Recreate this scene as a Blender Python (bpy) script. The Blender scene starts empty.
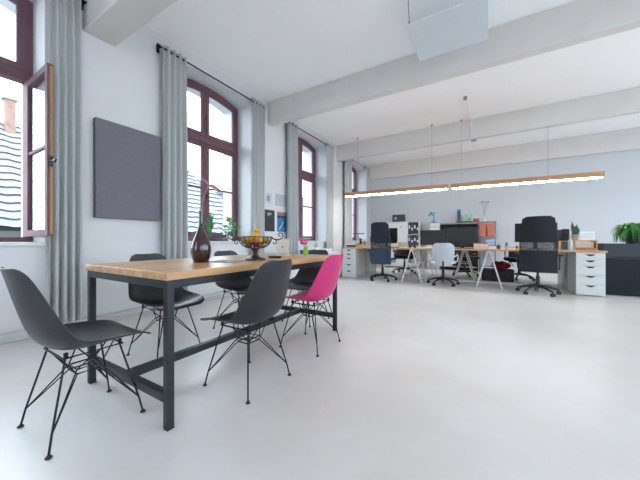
import bpy, bmesh, math, random
from mathutils import Vector, Matrix
random.seed(7)
PI = math.pi
scene = bpy.context.scene
COL = scene.collection

# ------------------------------------------------------------------ materials
MATS = {}
def mat(name, col, rough=0.5, metal=0.0, var=0.06, scale=8.0, bump=0.0, stretch=None, spec=0.5, coat=0.0):
    if name in MATS: return MATS[name]
    m = bpy.data.materials.new(name); m.use_nodes = True
    nt = m.node_tree; b = nt.nodes['Principled BSDF']
    b.inputs['Roughness'].default_value = rough
    b.inputs['Metallic'].default_value = metal
    b.inputs['Specular IOR Level'].default_value = spec
    b.inputs['Coat Weight'].default_value = coat
    tc = nt.nodes.new('ShaderNodeTexCoord'); mp = nt.nodes.new('ShaderNodeMapping')
    if stretch: mp.inputs['Scale'].default_value = stretch
    nz = nt.nodes.new('ShaderNodeTexNoise'); nz.inputs['Scale'].default_value = scale; nz.inputs['Detail'].default_value = 4
    nt.links.new(tc.outputs['Object'], mp.inputs['Vector']); nt.links.new(mp.outputs['Vector'], nz.inputs['Vector'])
    rp = nt.nodes.new('ShaderNodeValToRGB')
    rp.color_ramp.elements[0].position = 0.3; rp.color_ramp.elements[1].position = 0.7
    rp.color_ramp.elements[0].color = (*[max(0, c*(1-var)) for c in col], 1)
    rp.color_ramp.elements[1].color = (*[min(1, c*(1+var)) for c in col], 1)
    nt.links.new(nz.outputs['Fac'], rp.inputs['Fac']); nt.links.new(rp.outputs['Color'], b.inputs['Base Color'])
    if bump:
        bp = nt.nodes.new('ShaderNodeBump'); bp.inputs['Strength'].default_value = bump; bp.inputs['Distance'].default_value = 0.01
        nt.links.new(nz.outputs['Fac'], bp.inputs['Height']); nt.links.new(bp.outputs['Normal'], b.inputs['Normal'])
    MATS[name] = m
    return m
def srgb(r, g, b):
    f = lambda c: (c/255/12.92) if c/255 <= 0.04045 else ((c/255+0.055)/1.055)**2.4
    return (f(r), f(g), f(b))
def emis(name, col, s):
    m = bpy.data.materials.new(name); m.use_nodes = True; nt = m.node_tree
    b = nt.nodes['Principled BSDF']; b.inputs['Base Color'].default_value = (*col, 1)
    b.inputs['Emission Color'].default_value = (*col, 1); b.inputs['Emission Strength'].default_value = s
    return m

WALL = mat('wall_paint', (0.67, 0.675, 0.70), 0.75, var=0.02, scale=1.5, bump=0.03)
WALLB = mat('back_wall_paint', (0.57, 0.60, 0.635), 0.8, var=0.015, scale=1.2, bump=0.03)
CEIL = mat('ceiling_paint', (0.95, 0.96, 0.975), 0.8, var=0.02, scale=1.5, bump=0.05)
BEAM = mat('beam_paint', (0.68, 0.66, 0.64), 0.8, var=0.03, scale=2.5, bump=0.06)
DARKMET = mat('dark_steel', srgb(36, 40, 46), 0.45, 0.3, var=0.08, scale=20)
WIRE = mat('black_wire_steel', srgb(28, 30, 34), 0.4, 0.6, var=0.05)
BLKPLAS = mat('charcoal_plastic', srgb(31, 34, 39), 0.36, var=0.04, scale=30)
PINK = mat('magenta_plastic', srgb(190, 38, 108), 0.4, var=0.04, scale=30)
WHITEP = mat('white_plastic', (0.78, 0.80, 0.82), 0.4, var=0.02)
WHITEL = mat('white_lacquer', srgb(208, 211, 211), 0.4, var=0.02)
NAVY = mat('navy_fabric', srgb(28, 35, 48), 0.85, var=0.1, scale=60, bump=0.1)
NAVYL = mat('slate_blue_mesh_fabric', srgb(46, 62, 82), 0.8, var=0.1, scale=60)
BLACKF = mat('black_fabric', srgb(26, 29, 36), 0.85, var=0.1, scale=60, bump=0.1)
BLACKP = mat('black_plastic', srgb(30, 32, 36), 0.45, var=0.05)
SCREEN = mat('dark_screen', srgb(16, 17, 20), 0.35, var=0.02)
GREYMET = mat('grey_metal', srgb(150, 155, 160), 0.35, 0.7, var=0.05)
CURT = mat('grey_curtain_cloth', srgb(178, 181, 182), 0.9, var=0.015, scale=40, bump=0.03)
FELT = mat('grey_felt', srgb(114, 111, 121), 0.95, var=0.06, scale=50, bump=0.15)
FRAME = mat('oxblood_window_paint', srgb(112, 84, 92), 0.7, var=0.1, scale=6, spec=0.2)
RAWWOOD = mat('weathered_stile_wood', srgb(158, 122, 84), 0.7, var=0.2, scale=10, stretch=(1, 1, .1))
LAMPW = mat('oak_lamp_wood', srgb(186, 138, 98), 0.55, var=0.15, scale=9, stretch=(.3, 4, 4))
PIPE = mat('painted_pipe', srgb(190, 188, 182), 0.5, var=0.05)
BOXW = mat('pale_wood', srgb(200, 160, 122), 0.55, var=0.12, scale=8, stretch=(1, 6, 6))
TERRA = mat('terracotta', srgb(160, 105, 85), 0.8, var=0.1)
GREEN = mat('leaf_green', srgb(70, 130, 70), 0.55, var=0.35, scale=12)
GREENL = mat('bright_leaf_green', srgb(110, 170, 95), 0.55, var=0.3, scale=12)
GREEND = mat('deep_leaf_green', srgb(44, 92, 66), 0.5, var=0.3, scale=12)
GREENX = mat('spider_plant_green', srgb(56, 118, 50), 0.5, var=0.5, scale=6)

def wood_top(name, col, axis='Y', board=0.18):
    m = bpy.data.materials.new(name); m.use_nodes = True; nt = m.node_tree; N = nt.nodes; L = nt.links
    b = N['Principled BSDF']; b.inputs['Roughness'].default_value = 0.32
    tc = N.new('ShaderNodeTexCoord'); sp = N.new('ShaderNodeSeparateXYZ'); L.new(tc.outputs['Object'], sp.inputs[0])
    a, c = ('X', 'Y') if axis == 'Y' else ('Y', 'X')
    dv = N.new('ShaderNodeMath'); dv.operation = 'DIVIDE'; dv.inputs[1].default_value = board; L.new(sp.outputs[a], dv.inputs[0])
    fl = N.new('ShaderNodeMath'); fl.operation = 'FLOOR'; L.new(dv.outputs[0], fl.inputs[0])
    fr = N.new('ShaderNodeMath'); fr.operation = 'FRACT'; L.new(dv.outputs[0], fr.inputs[0])
    wn = N.new('ShaderNodeTexWhiteNoise'); wn.noise_dimensions = '1D'; L.new(fl.outputs[0], wn.inputs['W'])
    mp = N.new('ShaderNodeMapping'); mp.inputs['Scale'].default_value = (22, 1.3, 22) if axis == 'Y' else (1.3, 22, 22)
    L.new(tc.outputs['Object'], mp.inputs['Vector'])
    nz = N.new('ShaderNodeTexNoise'); nz.noise_dimensions = '4D'; nz.inputs['Scale'].default_value = 1.0; nz.inputs['Detail'].default_value = 6; nz.inputs['Distortion'].default_value = 0.6
    mw = N.new('ShaderNodeMath'); mw.operation = 'MULTIPLY'; mw.inputs[1].default_value = 9; L.new(wn.outputs['Value'], mw.inputs[0])
    L.new(mp.outputs['Vector'], nz.inputs['Vector']); L.new(mw.outputs[0], nz.inputs['W'])
    rp = N.new('ShaderNodeValToRGB'); e = rp.color_ramp.elements
    e[0].position = 0.28; e[0].color = (*[x*0.66 for x in col], 1); e[1].position = 0.72; e[1].color = (*[min(1, x*1.2) for x in col], 1)
    L.new(nz.outputs['Fac'], rp.inputs['Fac'])
    hs = N.new('ShaderNodeHueSaturation'); L.new(rp.outputs['Color'], hs.inputs['Color'])
    mr = N.new('ShaderNodeMapRange'); mr.inputs['To Min'].default_value = 0.78; mr.inputs['To Max'].default_value = 1.15; L.new(wn.outputs['Value'], mr.inputs['Value'])
    L.new(mr.outputs[0], hs.inputs['Value'])
    # joint line between boards
    cp = N.new('ShaderNodeMath'); cp.operation = 'LESS_THAN'; cp.inputs[1].default_value = 0.022; L.new(fr.outputs[0], cp.inputs[0])
    mx = N.new('ShaderNodeMixRGB'); mx.inputs['Color2'].default_value = (*[x*0.35 for x in col], 1)
    L.new(cp.outputs[0], mx.inputs['Fac']); L.new(hs.outputs['Color'], mx.inputs['Color1']); L.new(mx.outputs['Color'], b.inputs['Base Color'])
    bp = N.new('ShaderNodeBump'); bp.inputs['Strength'].default_value = 0.08; bp.inputs['Distance'].default_value = 0.005
    L.new(nz.outputs['Fac'], bp.inputs['Height']); L.new(bp.outputs['Normal'], b.inputs['Normal'])
    return m
TABLEW = wood_top('plank_table_wood', srgb(214, 168, 120), 'Y', 0.235)
DESKW = wood_top('birch_desk_wood', srgb(214, 170, 128), 'X', 0.25)

def floor_mat():
    m = bpy.data.materials.new('sealed_screed_floor'); m.use_nodes = True; nt = m.node_tree; N = nt.nodes; L = nt.links
    b = N['Principled BSDF']
    tc = N.new('ShaderNodeTexCoord')
    n1 = N.new('ShaderNodeTexNoise'); n1.inputs['Scale'].default_value = 0.55; n1.inputs['Detail'].default_value = 5; n1.inputs['Roughness'].default_value = 0.6
    L.new(tc.outputs['Object'], n1.inputs['Vector'])
    rp = N.new('ShaderNodeValToRGB'); e = rp.color_ramp.elements
    e[0].position = 0.36; e[0].color = (*srgb(214, 206, 199), 1); e[1].position = 0.62; e[1].color = (*srgb(224, 222, 222), 1)
    L.new(n1.outputs['Fac'], rp.inputs['Fac'])
    n2 = N.new('ShaderNodeTexNoise'); n2.inputs['Scale'].default_value = 3; n2.inputs['Detail'].default_value = 6; n2.inputs['Roughness'].default_value = 0.6
    L.new(tc.outputs['Object'], n2.inputs['Vector'])
    r2 = N.new('ShaderNodeValToRGB'); e2 = r2.color_ramp.elements
    e2[0].position = 0.3; e2[0].color = (0.93, 0.925, 0.92, 1); e2[1].position = 0.62; e2[1].color = (1, 1, 1, 1)
    L.new(n2.outputs['Fac'], r2.inputs['Fac'])
    mx = N.new('ShaderNodeMixRGB'); mx.blend_type = 'MULTIPLY'; mx.inputs['Fac'].default_value = 0.6
    L.new(rp.outputs['Color'], mx.inputs['Color1']); L.new(r2.outputs['Color'], mx.inputs['Color2']); L.new(mx.outputs['Color'], b.inputs['Base Color'])
    mr = N.new('ShaderNodeMapRange'); mr.inputs['To Min'].default_value = 0.29; mr.inputs['To Max'].default_value = 0.38; b.inputs['IOR'].default_value = 1.6
    L.new(n2.outputs['Fac'], mr.inputs['Value']); L.new(mr.outputs[0], b.inputs['Roughness'])
    bp = N.new('ShaderNodeBump'); bp.inputs['Strength'].default_value = 0.03; bp.inputs['Distance'].default_value = 0.01
    L.new(n2.outputs['Fac'], bp.inputs['Height']); L.new(bp.outputs['Normal'], b.inputs['Normal'])
    return m
FLOOR = floor_mat()

def glass_mat():
    m = bpy.data.materials.new('window_glass'); m.use_nodes = True; nt = m.node_tree; N = nt.nodes; L = nt.links
    N.remove(N['Principled BSDF']); out = N['Material Output']
    t = N.new('ShaderNodeBsdfTransparent'); t.inputs[0].default_value = (0.97, 0.985, 0.99, 1)
    g = N.new('ShaderNodeBsdfGlossy'); g.inputs['Roughness'].default_value = 0.02
    lw = N.new('ShaderNodeLayerWeight'); lw.inputs['Blend'].default_value = 0.5
    pw = N.new('ShaderNodeMath'); pw.operation = 'POWER'; pw.inputs[1].default_value = 5; L.new(lw.outputs['Facing'], pw.inputs[0])
    fr = N.new('ShaderNodeMath'); fr.operation = 'MULTIPLY_ADD'; fr.inputs[1].default_value = 0.9; fr.inputs[2].default_value = 0.03; L.new(pw.outputs[0], fr.inputs[0])
    mx = N.new('ShaderNodeMixShader'); L.new(fr.outputs[0], mx.inputs[0]); L.new(t.outputs[0], mx.inputs[1]); L.new(g.outputs[0], mx.inputs[2])
    L.new(mx.outputs[0], out.inputs['Surface'])
    return m
GLASS = glass_mat()
def mesh_fabric(name, col, hole):
    m = bpy.data.materials.new(name); m.use_nodes = True; nt = m.node_tree; N = nt.nodes; L = nt.links
    b = N['Principled BSDF']; b.inputs['Base Color'].default_value = (*col, 1); b.inputs['Roughness'].default_value = 0.8
    t = N.new('ShaderNodeBsdfTransparent'); tc = N.new('ShaderNodeTexCoord'); w = N.new('ShaderNodeTexVoronoi'); w.inputs['Scale'].default_value = 260
    L.new(tc.outputs['Object'], w.inputs['Vector']); c = N.new('ShaderNodeMath'); c.operation = 'LESS_THAN'; c.inputs[1].default_value = hole
    L.new(w.outputs['Distance'], c.inputs[0]); mx = N.new('ShaderNodeMixShader'); L.new(c.outputs[0], mx.inputs[0]); L.new(b.outputs[0], mx.inputs[1]); L.new(t.outputs[0], mx.inputs[2])
    L.new(mx.outputs[0], N['Material Output'].inputs['Surface'])
    return m
MESHD = mesh_fabric('dark_open_mesh', srgb(40, 44, 54), 0.5)

# ------------------------------------------------------------------ mesh builder
class MB:
    def __init__(s): s.v = []; s.f = []; s.mi = []; s.cur = 0
    def add(s, vs, fs):
        o = len(s.v); s.v += [tuple(p) for p in vs]; s.f += [tuple(o+i for i in f) for f in fs]; s.mi += [s.cur]*len(fs)
        return s
    def box(s, x0, x1, y0, y1, z0, z1, M=None):
        p = [Vector((x, y, z)) for x in (x0, x1) for y in (y0, y1) for z in (z0, z1)]
        if M: p = [M @ q for q in p]
        return s.add(p, [(0,1,3,2),(4,6,7,5),(0,4,5,1),(2,3,7,6),(0,2,6,4),(1,5,7,3)])
    def tube(s, pts, r, seg=8, cap=True):
        pts = [Vector(p) for p in pts]; n = len(pts); rs = r if isinstance(r, (list, tuple)) else [r]*n
        t0 = (pts[1]-pts[0]).normalized(); up = Vector((0,0,1)) if abs(t0.z) < .9 else Vector((1,0,0))
        nx = t0.cross(up).normalized(); vs = []
        for i in range(n):
            t = (pts[min(i+1,n-1)]-pts[max(i-1,0)]).normalized()
            nx = (nx - t*nx.dot(t)).normalized(); ny = t.cross(nx)
            for k in range(seg):
                a = 2*PI*k/seg; vs.append(pts[i] + (nx*math.cos(a)+ny*math.sin(a))*rs[i])
        fs = [(i*seg+k, i*seg+(k+1)%seg, (i+1)*seg+(k+1)%seg, (i+1)*seg+k) for i in range(n-1) for k in range(seg)]
        if cap: fs += [tuple(range(seg))[::-1], tuple((n-1)*seg+k for k in range(seg))]
        return s.add(vs, fs)
    def lathe(s, prof, c=(0,0,0), seg=20, sx=1, sy=1):
        vs = []; n = len(prof)
        for r, z in prof:
            for k in range(seg):
                a = 2*PI*k/seg; vs.append((c[0]+r*math.cos(a)*sx, c[1]+r*math.sin(a)*sy, c[2]+z))
        fs = [(i*seg+k, i*seg+(k+1)%seg, (i+1)*seg+(k+1)%seg, (i+1)*seg+k) for i in range(n-1) for k in range(seg)]
        fs += [tuple(range(seg))[::-1], tuple((n-1)*seg+k for k in range(seg))]
        return s.add(vs, fs)
    def ball(s, c, r, seg=12, sx=1, sy=1, sz=1):
        n = max(4, seg//2); return s.lathe([(max(1e-4, r*math.sin(PI*i/n)), -r*sz*math.cos(PI*i/n)) for i in range(n+1)], c, seg, sx, sy)
    def strip(s, ys, zt, zb, x0, x1):            # a band between two height curves, thick along x
        vs = []
        for y in ys:
            for x in (x0, x1):
                vs.append((x, y, zb(y))); vs.append((x, y, zt(y)))
        n = len(ys); fs = []
        for i in range(n-1):
            a = 4*i; b = a+4
            fs += [(a, a+1, b+1, b), (a+2, b+2, b+3, a+3), (a+1, a+3, b+3, b+1), (a, b, b+2, a+2)]
        fs += [(0, 2, 3, 1), (4*n-4, 4*n-3, 4*n-1, 4*n-2)]
        return s.add(vs, fs)
    def sheet(s, fn, nu, nv, th=0.0, close=True):
        """fn(u,v) in 0..1 -> (point, normal); a slab of thickness th"""
        A = []; B = []
        for i in range(nu+1):
            for j in range(nv+1):
                p, n = fn(i/nu, j/nv); p = Vector(p); n = Vector(n).normalized(); A.append(p+n*th/2); B.append(p-n*th/2)
        w = nv+1; q = lambda i, j: i*w+j; o = len(A)
        fs = [(q(i,j), q(i+1,j), q(i+1,j+1), q(i,j+1)) for i in range(nu) for j in range(nv)]
        if th:
            fs += [(o+q(i,j), o+q(i,j+1), o+q(i+1,j+1), o+q(i+1,j)) for i in range(nu) for j in range(nv)]
            rim = [q(i,0) for i in range(nu)] + [q(nu,j) for j in range(nv)] + [q(i,nv) for i in range(nu,0,-1)] + [q(0,j) for j in range(nv,0,-1)]
            for k in range(len(rim)):
                a, b = rim[k], rim[(k+1)%len(rim)]; fs.append((a, o+a, o+b, b))
            return s.add(A+B, fs)
        return s.add(A, fs)
    def leaf(s, pts, w, side):                    # ribbon leaf along points
        pts = [Vector(p) for p in pts]; n = len(pts); sd = Vector(side).normalized(); vs = []
        for i, p in enumerate(pts):
            t = i/(n-1); ww = w*math.sin(PI*min(1, 0.12+0.88*t))**0.7*0.5+0.0008
            vs += [p-sd*ww, p+sd*ww]
        return s.add(vs, [(2*i, 2*i+1, 2*i+3, 2*i+2) for i in range(n-1)])
    def build(s, name, m, parent=None, smooth=False, bevel=0, loc=None, rz=0, subsurf=0, solid=0):
        me = bpy.data.meshes.new(name); me.from_pydata(s.v, [], s.f)
        ms = m if isinstance(m, (list, tuple)) else [m]
        for x in ms: me.materials.append(x)
        if len(ms) > 1:
            for p, i in zip(me.polygons, s.mi): p.material_index = i
        bm = bmesh.new(); bm.from_mesh(me); bmesh.ops.recalc_face_normals(bm, faces=bm.faces)
        bm.to_mesh(me); bm.free()
        if smooth:
            for p in me.polygons: p.use_smooth = True
            try: me.set_sharp_from_angle(angle=math.radians(50))
            except Exception: pass
        o = bpy.data.objects.new(name, me); COL.objects.link(o)
        if loc: o.location = loc
        if rz: o.rotation_euler.z = rz
        if parent: o.parent = parent
        if solid:
            q = o.modifiers.new('thick', 'SOLIDIFY'); q.thickness = solid; q.offset = 0
        if subsurf:
            q = o.modifiers.new('sub', 'SUBSURF'); q.levels = subsurf; q.render_levels = subsurf
        if bevel:
            q = o.modifiers.new('bev', 'BEVEL'); q.width = bevel; q.segments = 2; q.limit_method = 'ANGLE'
        return o
def tag(o, label, cat, group=None, kind=None):
    o['label'] = label; o['category'] = cat
    if group: o['group'] = group
    if kind: o['kind'] = kind
    return o
def thing(name, label, cat, loc=(0,0,0), rz=0, group=None):
    o = bpy.data.objects.new(name, None); COL.objects.link(o); o.location = loc; o.rotation_euler.z = rz
    o.empty_display_size = 0.1
    return tag(o, label, cat, group)
def struct(o): o['kind'] = 'structure'; return o
def empty(name):
    o = bpy.data.objects.new(name, None); COL.objects.link(o); return o
KIDS = {}
def dup(root, label=None, loc=None, rz=None, group=None):
    def cp(o, parent):
        c = o.copy(); COL.objects.link(c)
        if parent is not None: c.parent = parent
        for ch in list(o.children): cp(ch, c)
        return c
    r = cp(root, None)
    if label: r['label'] = label
    if loc is not None: r.location = loc
    if rz is not None: r.rotation_euler.z = rz
    if group: r['group'] = group
    return r
def frange(a, b, n): return [a+(b-a)*i/n for i in range(n+1)]
def Mx(loc, rx=0, ry=0, rz=0): return Matrix.Translation(loc) @ Matrix.Rotation(rz, 4, 'Z') @ Matrix.Rotation(ry, 4, 'Y') @ Matrix.Rotation(rx, 4, 'X')

# ------------------------------------------------------------------ room shell
XW = -3.68; XO = -4.42; XR = 5.2; YB = 9.72; YR = -3.4; H = 3.6
W_C = [0.25-2.75, 0.25, 3.0, 5.75, 8.5]; HW = 0.70; ZS = 0.90; ZSP = 3.36; RISE = 0.11
def arch(yc): return lambda y: ZSP + RISE*(1-((y-yc)/HW)**2)
struct(MB().box(XO, XR+.3, YR-.3, YB+.3, -0.12, 0).build('floor', FLOOR))
struct(MB().box(XO, XR+.3, YR-.3, YB+.3, H, H+.15).build('ceiling', CEIL))
struct(MB().box(XW, XR+.3, YB, YB+.3, 0, H).build('wall_back', WALLB))
m = MB(); y = YR
for yc in W_C:
    m.box(XO, XW, y, yc-HW, 0, H); ys = frange(yc-HW, yc+HW, 16)
    m.box(XO, XW, yc-HW, yc+HW, 0, ZS-.02); m.strip(ys, lambda y: H, arch(yc), XO, XW); y = yc+HW
m.box(XO, XW, y, YB+.3, 0, H)
struct(m.build('wall_left', WALL))
# right and rear walls; their unseen tall windows are added to brighten the room
def glazed_wall(name, axis, at, th, a0, a1, spans, z0, z1):
    m = MB()
    def bx(u0, u1, zz0, zz1):
        if axis == 'X': m.box(at, at+th, u0, u1, zz0, zz1)
        else: m.box(u0, u1, at, at+th, zz0, zz1)
    u = a0
    for s0, s1 in spans:
        bx(u, s0, 0, H); bx(s0, s1, 0, z0); bx(s0, s1, z1, H); u = s1
    bx(u, a1, 0, H)
    struct(m.build(name, WALL))
RSP = [(-2.9, -0.9), (0.1, 2.6), (3.1, 5.6), (6.1, 8.9)]
QSP = [(-2.8, -1.4), (2.6, 4.0)]
glazed_wall('wall_right', 'X', XR, .3, YR-.3, YB+.3, RSP, 0.5, 3.3)
glazed_wall('wall_rear', 'Y', YR-.3, .3, XO, XR, QSP, 0.5, 3.3)
# downstand beams
for i, (y0, y1, zb) in enumerate([(1.25, 1.55, 3.14), (4.15, 4.29, 3.17), (7.05, 7.18, 3.17), (9.6, 9.72, 3.1), (-1.65, -1.35, 3.14)]):
    struct(MB().box(XW, XR, y0, y1, zb, H).build('trim_%d' % (i+1), BEAM, bevel=0.012))

# ------------------------------------------------------------------ windows
XF0, XF1 = -4.11, -4.02
def sash(w, z0, zt, th, parent, loc, rz, muntin=None, free_edge=False):
    """casement leaf: local +Y along its width from the hinge, x its thickness"""
    b = 0.062; m = MB(); ys = frange(0, w, 8)
    m.strip([0, b], zt, lambda y: z0, -th/2, th/2); m.strip([w-b, w], zt, lambda y: z0, -th/2, th/2)
    ysi = frange(b, w-b, 8); m.strip(ysi, lambda y: z0+b, lambda y: z0, -th/2, th/2)
    m.strip(ysi, zt, lambda y: zt(y)-b, -th/2, th/2)
    o = m.build('casement', FRAME, parent, loc=loc, rz=rz)
    g = MB().strip(ysi, lambda y: zt(y)-b, lambda y: z0+b, -0.003, 0.003).build('glass_pane', GLASS, o)
    if muntin: MB().box(-th*.35, th*.35, b, w-b, muntin-.013, muntin+.013).build('muntin', FRAME, o)
    if free_edge:
        MB().box(-th/2+.004, th*.1, w, w+.004, z0+.02, zt(w)-.02).build('bare_wood_edge', RAWWOOD, o)
    return o
def window(n, yc, open_right=False, full=True):
    W = empty('window_%d' % n); struct(W)
    za = arch(yc); m = MB(); fw = 0.055; ys = frange(yc-HW, yc+HW, 16)
    m.strip([yc-HW, yc-HW+fw], za, lambda y: ZS, XF0, XF1); m.strip([yc+HW-fw, yc+HW], za, lambda y: ZS, XF0, XF1)
    m.strip(frange(yc-HW+fw, yc+HW-fw, 12), za, lambda y: za(y)-fw, XF0, XF1)
    m.box(XF0, XF1, yc-HW+fw, yc+HW-fw, ZS, ZS+.05)
    m.box(XF0, XF1+.015, yc-HW+fw, yc+HW-fw, 2.52, 2.62)
    m.box(XF0, XF1, yc-.03, yc+.03, 2.62, 3.40)
    m.build('window_frame', FRAME, W)
    MB().box(XF0, XW+.05, yc-HW-.0, yc+HW+.0, ZS-.035, ZS).build('window_sill', WHITEL if n > 1 else WHITEL, W, bevel=.004)
    w = HW-fw-.008; zl0 = ZS+.055; zl1 = 2.515; xs = XF1-.012
    sash(w, zl0, lambda y: zl1, .045, W, (xs, yc-HW+fw, 0), 0, 1.78)
    if not open_right: sash(w, zl0, lambda y: zl1, .045, W, (xs, yc+HW-fw, 0), PI, 1.78)
    else: sash(.615, zl0, lambda y: zl1, .045, W, (XF1+.01, yc+HW-fw+.02, 0), -PI/2, 1.78, True)
    zu = 2.625; tl = lambda y: za(yc-HW+fw+y)-fw-.005
    sash(w, zu, tl, .045, W, (xs, yc-HW+fw, 0), 0)
    sash(w, zu, tl, .045, W, (xs, yc+HW-fw, 0), PI)
    if not open_right:
        m = MB().box(xs+.022, xs+.034, yc-.012, yc+.012, 1.62, 1.74); m.tube([(xs+.034, yc, 1.68), (xs+.06, yc, 1.68), (xs+.06, yc, 1.58)], .007)
        m.build('window_handle', DARKMET, W)
    else:
        xl = XF1+.01+.62; yl = yc+HW-fw+.02; o = MB().box(xl, xl+.012, yl-.012, yl+.012, 1.58, 1.68).tube([(xl+.01, yl, 1.63), (xl+.13, yl, 1.63), (xl+.135, yl-.01, 1.60)], .008)
        o.build('window_latch', BLACKP, W)
    MB().box(xs+.022, xs+.032, yc-.01, yc+.01, 2.9, 2.98).build('upper_catch', DARKMET, W)
for i, yc in enumerate(W_C[1:]): window(i+1, yc, open_right=(i == 0))
window(5, W_C[0])  # unseen window behind the camera, put in for its light
for i, (s0, s1) in enumerate(RSP):  # right wall windows, out of view, added to let in light
    W = empty('window_%d' % (6+i)); struct(W); m = MB()
    for u in (s0, (s0+s1)/2-.03, s1-.06): m.box(XR+.1, XR+.18, u, u+.06, .5, 3.3)
    for z in (.5, 2.4, 3.24): m.box(XR+.1, XR+.18, s0, s1, z, z+.06)
    m.build('window_frame', FRAME, W); MB().box(XR+.135, XR+.14, s0, s1, .5, 3.3).build('glass_pane', GLASS, W)
for i, (s0, s1) in enumerate(QSP):  # rear wall windows, likewise unseen and added for brightness
    W = empty('window_%d' % (10+i)); struct(W); m = MB()
    for u in (s0, (s0+s1)/2-.03, s1-.06): m.box(u, u+.06, YR-.18, YR-.1, .5, 3.3)
    for z in (.5, 2.4, 3.24): m.box(s0, s1, YR-.18, YR-.1, z, z+.06)
    m.build('window_frame', FRAME, W); MB().box(s0, s1, YR-.14, YR-.135, .5, 3.3).build('glass_pane', GLASS, W)

# ------------------------------------------------------------------ curtains and rods
def curtain(y0, y1, folds, label, z0=0.10):
    ymid = (y0+y1)/2; L = y1-y0; ph = random.random()*6
    r = thing('curtain', label, 'curtain', (-3.6, ymid, z0), 0, 'grey eyelet curtains on the window wall'); hh = 3.45-z0
    def fn(u, v):
        y = (u-.5)*L; z = v*hh; a = 2*PI*folds*u
        amp = 0.040*(0.75+.25*math.sin(3*v+ph)); k = 2*PI*folds/L
        yy = y*(1+0.05*(1-v)*math.sin(ph+1.5*v)) + .003*math.sin(3*v+a)
        p = (amp*math.cos(a+.12*math.sin(2.2*v+ph)), yy, z)
        return p, (1, amp*k*math.sin(a), 0)
    MB().sheet(fn, folds*12, 14, 0.006).build('curtain_cloth', CURT, r, smooth=True)
    for i in range(folds*2):
        yy = ((i+.5)/(folds*2)-.5)*L
        MB().tube([(.017*math.cos(t), yy, 3.4-z0+.017*math.sin(t)) for t in frange(0, 2*PI, 12)], .004, 5, False).build('eyelet_ring', GREYMET, r)
    return r
def rod(y0, y1, label):
    r = thing('curtain_rod', label, 'curtain rod', (-3.6, y0, 3.4), 0, 'black curtain rods on the window wall'); L = y1-y0
    MB().tube([(0, 0, 0), (0, L, 0)], .011, 10).build('rod', WIRE, r)
    for y in (0, L): MB().tube([(0, y-.02, 0), (0, y+.02, 0)], .02, 10).build('finial', WIRE, r)
    for y in (.03, L-.03):
        MB().tube([(-.075, y, 0), (0, y, 0)], .008, 8).box(-.08, -.072, y-.02, y+.02, -.05, .04).build('bracket', WIRE, r)
rod(-0.75, 1.27, 'black curtain rod above the open window at the left edge')
rod(2.0, 3.97, 'black curtain rod above the large window behind the vase')
rod(4.64, 6.68, 'black curtain rod above the narrow looking third window')
rod(7.33, 9.38, 'black curtain rod in the far corner above the last window')
curtain(0.955, 1.20, 4, 'grey curtain hanging beside the open window and the felt panel')
curtain(2.04, 2.37, 4, 'grey curtain hanging just right of the square felt panel')
curtain(3.62, 3.95, 4, 'grey curtain between the vase window and the pinned posters')
curtain(4.66, 5.0, 3, 'grey curtain just right of the pinned posters')
curtain(6.29, 6.66, 4, 'grey curtain at the right side of the third window')
curtain(7.36, 7.86, 4, 'grey curtain crossed by the left tip of the wooden lamp')
curtain(9.0, 9.36, 3, 'grey curtain in the far corner beside the back wall')

# felt panel
p = thing('acoustic_panel', 'large square grey felt panel hung on the left wall between two curtains', 'wall panel', (-3.66, 1.70, 1.165))
MB().box(-.015, .05, -.365, .335, 0, 1.08).build('felt_board', FELT, p, bevel=.006)
# posters
def poster(y0, y1, z0, z1, label, mats, shapes, name='poster', cat='poster'):
    r = thing(name, label, cat, (-3.679, (y0+y1)/2, z0)); w = y1-y0; h = z1-z0
    MB().box(0, .004, -w/2, w/2, 0, h).build('paper', mats[0], r)
    for nm, mi, poly in shapes:
        n = len(poly); m = MB(); m.add([(.0045, (a-.5)*w, b*h) for a, b in poly] + [(.006, (a-.5)*w, b*h) for a, b in poly],
            [tuple(range(n)), tuple(range(2*n-1, n-1, -1))] + [(i, (i+1)%n, n+(i+1)%n, n+i) for i in range(n)])
        m.build(nm, mats[mi], r)
PBLK = mat('black_print', srgb(40, 46, 50), .6); PGRY = mat('grey_print', srgb(150, 158, 166), .7); PPAP = mat('pale_paper', srgb(198, 206, 214), .8)
PBLUE = mat('blue_print', srgb(40, 120, 170), .6, var=.5, scale=9); PORG = mat('orange_print', srgb(160, 118, 106), .6, var=.2); PNAVY = mat('navy_print', srgb(35, 50, 75), .6)
CIRC = lambda cx, cy, rx, ry, n=12: [(cx+rx*math.cos(2*PI*k/n), cy+ry*math.sin(2*PI*k/n)) for k in range(n)]
poster(4.06, 4.35, 1.09, 1.51, 'black poster with a small pale motif, left of the blue one', [PBLK, PGRY], [('motif', 1, CIRC(.45, .82, .25, .05)), ('motif', 1, CIRC(.38, .74, .12, .025))])
poster(4.43, 4.72, 1.09, 1.50, 'blue wave poster with an orange top strip', [PBLUE, PORG, PNAVY, PPAP], [('sky_strip', 1, [(0, .8), (1, .8), (1, 1), (0, 1)]), ('dark_band', 2, [(0, .7), (1, .74), (1, .8), (0, .8)]), ('wave_crest', 3, [(.15, .1), (.3, .12), (.75, .55), (.6, .5)])])
poster(4.09, 4.27, 1.62, 1.84, 'small pale print with a grey smudge above the black poster', [PPAP, PGRY], [('grey_figure', 1, CIRC(.4, .5, .28, .3))], 'pinned_print', 'print')
poster(4.38, 4.77, 1.62, 1.86, 'wide pale grey line drawing above the blue poster', [mat('grey_paper', srgb(176, 184, 192), .8), PPAP], [('drawn_line', 1, [(.08, .2+.2*k), (.92, .2+.2*k), (.92, .23+.2*k), (.08, .23+.2*k)]) for k in range(4)], 'pinned_drawing', 'print')

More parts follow.
